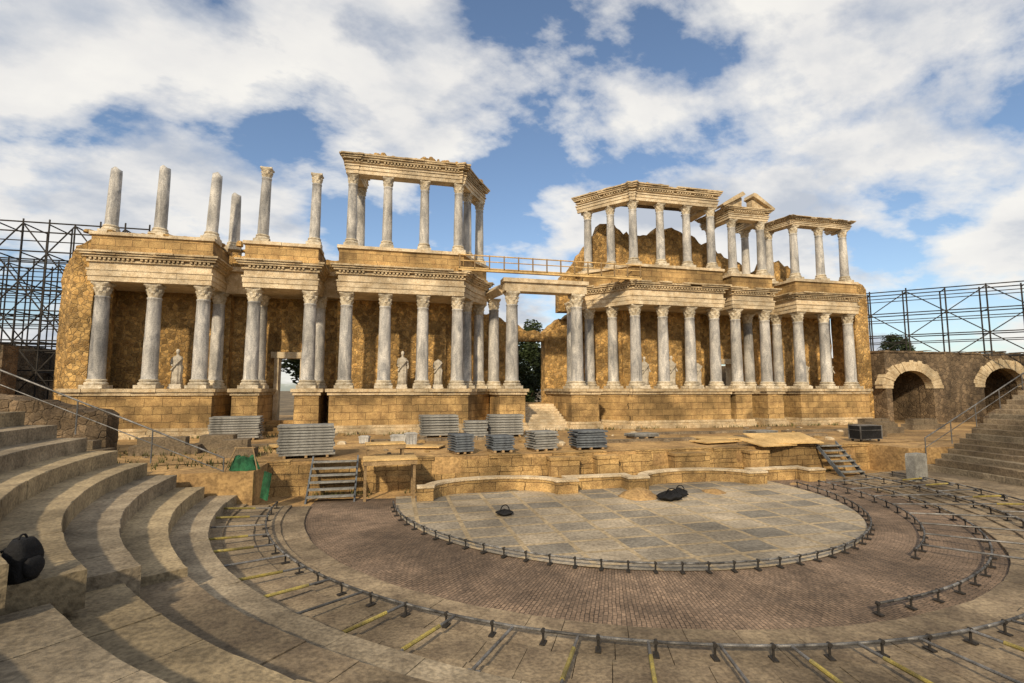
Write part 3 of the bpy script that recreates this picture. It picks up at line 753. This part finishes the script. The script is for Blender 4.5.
for s in (-1,1):
    g=G(); pv=None
    for i in range(12):
        t=i/11; p=(s*.11+s*.14*math.sin(t*3.1),.13+.14*math.sin(t*3.1),.46-.42*t)
        if pv: g.cyl(pv,p,.02,6)
        pv=p
    obj('strap',mesh('strap',g,m_black,True),e)
g=G(); pv=None
for i in range(9):
    a=math.pi*i/8; p=(.06*math.cos(a),.03,.53+.09*math.sin(a))
    if pv: g.cyl(pv,p,.014,6)
    pv=p
obj('handle',mesh('handle',g,m_black,True),e)

# ------------------------------------------------------------ pipe rails
def PC(r,a,z): return (CX+r*math.cos(rad(a)),CY+r*math.sin(rad(a)),z)
gb=G(); gb.box((0,0,.012),(.17,.09,.024)); gb.cyl((0,0,.02),(0,0,.22),.02,8); gb.cyl((-.03,0,.2),(.03,0,.2),.036,10); brk=mesh('bracket',gb,m_dsteel)
def ring_rail(r,a0,a1,z,step,label,radials=None,h=.2):
    e=bpy.data.objects.new('pipe_rail',None); col.objects.link(e); e.location=PC(r,(a0+a1)/2,z); tag(e,label,'pipe rail',group='low pipe rails around the orchestra')
    off=-Vector(e.location)
    g=G(); n=int((a1-a0)/2)
    for i in range(n):
        b0=a0+(a1-a0)*i/n; b1=a0+(a1-a0)*(i+1)/n
        g.cyl(PC(r,b0,z+h),PC(r,b1,z+h),.026,8)
    obj('pipe',mesh('pipe',g,m_steel,True),e,off)
    k=min(98,int(rad(a1-a0)*r/step))
    for i in range(k+1):
        a=a0+(a1-a0)*i/k; obj('bracket',brk,e,Vector(PC(r,a,z))+off,(0,0,rad(a)+R.uniform(-.1,.1)))
    if radials:
        for a,q0,q1,z0_,z1_,col_ in radials:
            a2=a+R.uniform(-.4,.4)
            g=G(); g.cyl(PC(q0,a,z0_),PC(q1,a2,z1_),.024,8)
            g.box((*PC(q1,a2,0)[:2],z1_-.05),(.12,.18,.05),rad(a)); obj('cross_pipe',mesh('cross_pipe',g,m_steel),e,off)
            if col_:
                g=G(); g.cyl(PC(q0+(q1-q0)*.3,a+(a2-a)*.3,z0_+(z1_-z0_)*.3),PC(q1-.1,a2,z1_),.032,8); obj('sleeve',mesh('sleeve',g,m_yellow),e,off)
ring_rail(8.3,181,357,.05,.60,'low curved steel pipe rail edging the marble floor')
ring_rail(9.5,296,358,.05,.75,'low curved steel pipe rail on the brick paving')
ring_rail(10.8,272,358,.05,.85,'low curved steel pipe rail on the brick paving',
          [(a,9.5,12.2,.24,.36,False) for a in range(300,357,8)])
ring_rail(12.15,179,359,.15,.85,'outer curved steel pipe rail with short cross pipes',
          [(a,12.18,13.65,.35,.42,(k%3!=2)) for k,a in enumerate([183+5.0*i for i in range(35)])])
ring_rail(13.6,300,359,.26,1.0,'curved steel pipe rail on the outer paving')

def hrail(p0,p1,n,label):
    e=bpy.data.objects.new('handrail',None); col.objects.link(e); e.location=p0; tag(e,label,'handrail',group='handrails beside the seats')
    p0=Vector(p0);p1=Vector(p1);d=p1-p0
    g=G(); g.cyl((0,0,.9),d+Vector((0,0,.9)),.03); obj('rail',mesh('rail',g,m_steel),e)
    g=G(); g.cyl((0,0,.45),d+Vector((0,0,.45)),.018); obj('lower_rail',mesh('lower_rail',g,m_steel),e)
    g=G(); g.cyl((0,0,-.2),(0,0,.9),.025); pm=mesh('post',g,m_steel)
    for i in range(n+1): obj('post',pm,e,d*i/n)
hrail((-15.6,.5,.9),(-24.5,.5,4.9),4,'grey metal handrail climbing beside the stone seats')
hrail((15.3,.3,.9),(25.5,.3,5.6),6,'grey metal handrail climbing beside the stone seats')

# ------------------------------------------------------------ entrance walls & arches
def arch_wall(x0,x1,y,zt,arches,name,label,th=1.2):
    e=bpy.data.objects.new(name,None); col.objects.link(e); e.location=((x0+x1)/2,y,1.3); tag(e,label,'stone wall')
    off=-Vector(e.location); g=G(); cur=x0
    for xc,w_,zs in arches:
        slab(g,[(cur,1.3),(xc-w_/2,1.3),(xc-w_/2,zt),(cur,zt)],y,y+th)
        n=14
        for i in range(n):
            a=math.pi*(1-i/n); b=math.pi*(1-(i+1)/n)
            p=(xc+w_/2*math.cos(a),zs+w_/2*math.sin(a)*.7); q=(xc+w_/2*math.cos(b),zs+w_/2*math.sin(b)*.7)
            slab(g,[p,q,(q[0],zt),(p[0],zt)],y,y+th)
        cur=xc+w_/2
    slab(g,[(cur,1.3),(x1,1.3),(x1,zt),(cur,zt)],y,y+th)
    obj('masonry',mesh('masonry',g,m_dark),e,off)
    g=G(); g.course([(x0,y),(x1,y)],zt-.02,zt+.22,th,.06,.8,.05,miss=.2,zj=.04); g.course([(x0,y),(x1,y)],zt+.2,zt+.45,th*.8,0,.6,.05,miss=.6,zj=.08); obj('coping',mesh('coping',g,m_dark),e,off)
    for xc,w_,zs in arches:
        g=G(); n=23
        for i in range(n):
            a=math.pi*(i+.04)/n; b=math.pi*(i+.96)/n; r0=w_/2-.06; r1=w_/2+1.1+R.uniform(-.12,.12)
            pts=[(xc+r*math.cos(t),zs+r*.7*math.sin(t)) for r,t in ((r0,a),(r1,a),(r1,b),(r0,b))]
            yo=-.06+R.uniform(-.04,.04)
            g.add([(x,y+yo,z) for x,z in pts]+[(x,y+.6,z) for x,z in pts],[(3,2,1,0),(4,5,6,7)]+[(i_,(i_+1)%4,4+(i_+1)%4,4+i_) for i_ in range(4)])
        obj('arch',mesh('arch',g,m_entab),e,off)
        g=G()
        for s in (-1,1): g.box((xc+s*(w_/2+.3),y+th+7,4),(.5,14,6))
        g.box((xc,y+th+7,zs+w_/2*.7+.4),(w_+1.2,14,.4)); g.box((xc,y+th+14,4),(w_+1.2,.4,6))
        obj('passage',mesh('passage',g,m_dark),e,off)
arch_wall(29.6,62,14,7.2,[(32.4,4.4,4.2),(42.8,5.0,4.3)],'arched_wall','brown broken masonry wall pierced by stone entrance arches')
arch_wall(-62,-31.0,14.5,6.6,[(-36,3.6,3.6)],'arched_wall','dark masonry wall with a stone entrance arch')
g_=rubble((30.5,7.2),(60,7.2),1.0,1.2,lambda t:2.2+8*min(.35,t),par=False,mat=m_dark,name='passage_wall',rag=.2); tag(g_,'dark rubble side wall of the entrance passage','stone wall')
g_=rubble((-60,6.5),(-22.0,6.5),1.0,1.2,lambda t:4.2-1.2*max(0,t-.85)/.15,par=False,mat=m_dark,name='passage_wall',rag=.3); tag(g_,'rubble side wall of the entrance passage','stone wall')
for i,(x,y,s) in enumerate(((-19.5,5.8,1.3),(-17.6,6.5,1.0),(-22.5,5.0,1.2),(-16.2,4.0,.7),(17.5,5.0,1.2),(20.5,6.5,1.4),(23.5,9.5,1.6),(26.5,8.5,1.5))):
    g=G(); g.course([(-s,0),(s,0)],0,.4,.8,0,.8,.03); g.course([(-s*.8,.1),(s*.6,.1)],.38,.75,.6,0,.8,.04)
    tag(obj('stone_bench',mesh('stone_bench',g,m_slab),None,(x,y,1.34),(0,0,R.uniform(-.1,.1))),'pile of squared stone blocks near the seats','stone blocks',group='squared stone blocks')
g=G(); g.prism([(30,29.6),(70,29.6),(70,44),(30,44)],1.3,7.0); g.prism([(35.5,15.3),(39.5,15.3),(39.5,29.5),(35.5,29.5)],1.3,7.0); g.prism([(46.2,15.3),(70,15.3),(70,29.5),(46.2,29.5)],1.3,7.0); g.prism([(29.9,15.25),(46.3,15.25),(46.3,29.55),(29.9,29.55)],6.75,7.02)
tag(obj('terrace',mesh('terrace',g,m_dark)),'dark masonry terrace behind the arched wall','terrace')

# ------------------------------------------------------------ scaffolding
def scaffold(p,q,dep,z0,nx_,nz,bay,lift,label,rr=.05):
    e=bpy.data.objects.new('scaffolding',None); col.objects.link(e); e.location=(*p,z0); tag(e,label,'scaffolding')
    l=math.hypot(q[0]-p[0],q[1]-p[1]); ex,ey=(q[0]-p[0])/l,(q[1]-p[1])/l; fx,fy=-ey,ex
    W=lambda i,j,k:Vector((ex*i*bay+fx*j*dep,ey*i*bay+fy*j*dep,k*lift))
    for i in range(nx_+1):
        g=G()
        for j in (0,1): g.cyl(W(i,j,0),W(i,j,nz)+Vector((0,0,R.uniform(.1,.5))),rr,6)
        for k in range(1,nz+1): g.cyl(W(i,0,k),W(i,1,k),rr*.8,6)
        obj('upright_frame',mesh('upright_frame',g,m_dsteel),e)
    for k in range(0,nz+1):
        for j in (0,1):
            for off_,r_ in ((.1,rr*.9),(-.55,rr*.7)):
                if k==0 and off_<0: continue
                g=G(); g.cyl(W(0,j,k)+Vector((0,0,off_)),W(nx_,j,k)+Vector((0,0,off_)),r_,6)
                obj('ledger',mesh('ledger',g,m_dsteel),e)
    for k in range(nz):
        for i in range(nx_):
            g=G()
            if (i+k)%2: g.cyl(W(i,0,k),W(i+1,0,k+1),rr*.8,6)
            else: g.cyl(W(i+1,0,k),W(i,0,k+1),rr*.8,6)
            obj('brace',mesh('brace',g,m_dsteel),e)
scaffold((-39.5,19.5),(-27,19.5),2.4,1.35,9,7,1.45,1.95,'tall steel tube scaffolding beside the ruined end wall',.055)
scaffold((-41,23),(-30,23),2.0,1.35,8,6,1.5,1.95,'second steel tube scaffolding tower behind the first')
scaffold((33.0,21.5),(47,7.5),2.2,7.0,7,3,2.8,2.1,'steel tube scaffolding standing on the masonry terrace',.06)
scaffold((-44,9.5),(-31.5,12.5),2.0,1.35,6,4,2.0,1.7,'steel tube scaffolding beside the entrance wall',.045)

# ------------------------------------------------------------ trees
def leafmesh(rx,rz,n,s,cyp,sd):
    rr=random.Random(sd); g=G()
    clumps=[]
    for i in range(26 if not cyp else 40):
        if cyp:
            t=rr.random(); a=rr.random()*6.28; r_=rx*(.9*math.sin(math.pi*min(1,.15+.85*(1-t)))**.7)*.7
            clumps.append((r_*math.cos(a),r_*math.sin(a),rz*2*t,rx*.45))
        else:
            a=rr.random()*6.28; u=rr.uniform(-.6,1); q=math.sqrt(max(0,1-u*u))*rr.uniform(.5,.95)
            clumps.append((rx*q*math.cos(a),rx*q*math.sin(a),rz+rz*u*.85,rx*rr.uniform(.22,.4)))
    for i in range(n):
        c_=rr.choice(clumps); d=Vector((rr.gauss(0,1),rr.gauss(0,1),rr.gauss(0,1))).normalized()*c_[3]*rr.uniform(.6,1.1)
        p=Vector(c_[:3])+d; q=Vector((rr.gauss(0,1),rr.gauss(0,1),rr.gauss(0,1))).to_track_quat('Z','Y'); k=s*rr.uniform(.6,1.3)
        g.add([p+q@Vector(v) for v in ((-k,0,0),(0,-k*.5,0),(k,0,0),(0,k*.5,0))],[(0,1,2,3)])
    return mesh('crown',g,m_leaf)
def trunkmesh(h,r,limbs=6):
    g=G(); g.cyl((0,0,0),(.1,.05,h*.6),r,10,r*.7); g.cyl((.1,.05,h*.6),(0,0,h),r*.7,10,r*.3)
    for i in range(limbs):
        a=i*6.28/limbs; b=h*(.5+.07*(i%3)); g.cyl((.08,.04,b),(math.cos(a)*h*.35,math.sin(a)*h*.35,b+h*.4),r*.4,6,r*.12)
    return mesh('trunk',g,m_bark)
bt=trunkmesh(4,.22); bc=leafmesh(2.8,2.4,3600,.2,False,3); ct=trunkmesh(3,.15,3); cc=leafmesh(1.1,4,3600,.15,True,5)
def tree(x,y,z,s,cyp=False):
    e=bpy.data.objects.new('cypress_tree' if cyp else 'pine_tree',None); col.objects.link(e); e.location=(x,y,z); e.scale=(s,s,s); e.rotation_euler=(0,0,R.random()*6)
    tag(e,'dark green cypress behind the stage building' if cyp else 'dark green leafy tree behind the ruins','tree',group='trees behind the ruins')
    obj('trunk',ct if cyp else bt,e); obj('crown',cc if cyp else bc,e,(0,0,.6 if cyp else 2.2))
tree(.6,25,1.3,.85,True); tree(2.2,26,1.3,.95,True); tree(3.6,29,1.3,1.1,True); tree(-.5,31,1.3,1.0); tree(4.5,33,1.3,1.0); tree(8,34,1.3,1.1)
tree(-17,30,1.3,1.1); tree(-15.5,27,1.3,.9); tree(20,30,1.3,1.1)
for x,y,s in ((58,36,.75),(64,40,.7),(55,40,.6),(-62,30,1.3),(-70,36,1.3),(-56,38,1.1)): tree(x,y,1.3 if x<0 else 7.0,s*(1.15 if x<0 else .85))

# ------------------------------------------------------------ light, sky, camera
sd=Vector((-.42,-.80,.58)).normalized()
sun=bpy.data.lights.new('sun','SUN'); sun.energy=4.1; sun.angle=rad(2.5); sun.color=(1,.83,.58)
so=bpy.data.objects.new('sun',sun); col.objects.link(so); so.rotation_euler=(-sd).to_track_quat('-Z','Y').to_euler(); so.location=(-30,-40,40)
wd=bpy.data.worlds.new('World'); scene.world=wd; wd.use_nodes=True; nt=wd.node_tree; nt.nodes.clear(); L=nt.links
out=nt.nodes.new('ShaderNodeOutputWorld')
sky=nt.nodes.new('ShaderNodeTexSky'); sky.sky_type='NISHITA'; sky.sun_disc=False
sky.sun_elevation=math.asin(sd.z); sky.sun_rotation=math.atan2(sd.x,sd.y)%(2*math.pi); sky.air_density=1.0; sky.dust_density=1.0; sky.ozone_density=1.8
b1=nt.nodes.new('ShaderNodeBackground'); b1.inputs[1].default_value=.145; L.new(sky.outputs[0],b1.inputs[0])
tc=nt.nodes.new('ShaderNodeTexCoord'); sp=nt.nodes.new('ShaderNodeSeparateXYZ'); L.new(tc.outputs['Generated'],sp.inputs[0])
def mth(op,a,b=None):
    n=nt.nodes.new('ShaderNodeMath'); n.operation=op
    for i,v in enumerate((a,b)):
        if v is None: continue
        if isinstance(v,(int,float)): n.inputs[i].default_value=v
        else: L.new(v,n.inputs[i])
    return n.outputs[0]
zz=mth('ADD',mth('MAXIMUM',sp.outputs[2],0.0),.34)
cx=mth('DIVIDE',sp.outputs[0],zz); cy=mth('DIVIDE',sp.outputs[1],zz)
cb=nt.nodes.new('ShaderNodeCombineXYZ'); L.new(cx,cb.inputs[0]); L.new(cy,cb.inputs[1]); cb.inputs[2].default_value=1.7
mp=nt.nodes.new('ShaderNodeMapping'); L.new(cb.outputs[0],mp.inputs[0]); mp.inputs['Rotation'].default_value=(0,0,rad(-40)); mp.inputs['Scale'].default_value=(.9,1.15,1)
def nz_(scale,det,rough,vec,dist=0):
    n=nt.nodes.new('ShaderNodeTexNoise'); n.inputs['Scale'].default_value=scale; n.inputs['Detail'].default_value=det; n.inputs['Roughness'].default_value=rough; n.inputs['Distortion'].default_value=dist; L.new(vec,n.inputs[0]); return n.outputs[0]
big=nz_(1.25,2,.5,mp.outputs[0]); fine=nz_(3.0,10,.57,mp.outputs[0],.1)
dens=mth('ADD',mth('MULTIPLY',big,.5),mth('MULTIPLY',fine,.5))
mask=ramp(nt,dens,[(.440,0.),(.470,.55),(.510,1.)])
mp2=nt.nodes.new('ShaderNodeMapping'); L.new(mp.outputs[0],mp2.inputs[0]); mp2.inputs['Location'].default_value=(.07,.11,.0)
fine2=nz_(3.0,7,.55,mp2.outputs[0],.1); big2=nz_(1.25,2,.5,mp2.outputs[0])
d2=mth('ADD',mth('MULTIPLY',big2,.45),mth('MULTIPLY',fine2,.55))
shade=ramp(nt,d2,[(.42,(1.0,.97,.91)),(.50,(.90,.88,.85)),(.58,(.56,.60,.67))])
b2=nt.nodes.new('ShaderNodeBackground'); b2.inputs[1].default_value=.97; L.new(shade.outputs[0],b2.inputs[0])
ms=nt.nodes.new('ShaderNodeMixShader'); mk=mth('MULTIPLY',mask.outputs[0],.95); L.new(mk,ms.inputs[0]); L.new(b1.outputs[0],ms.inputs[1]); L.new(b2.outputs[0],ms.inputs[2]); L.new(ms.outputs[0],out.inputs[0])

cam=bpy.data.cameras.new('camera'); co=bpy.data.objects.new('camera',cam); col.objects.link(co)
co.location=(-10,-19,4.2); co.rotation_euler=(rad(90+5.37),0,rad(-13.5)); cam.lens=17.58; cam.sensor_width=36; cam.clip_end=3000; cam.clip_start=.05
scene.camera=co
scene.view_settings.view_transform='Standard'; scene.view_settings.look='None'; scene.view_settings.exposure=0
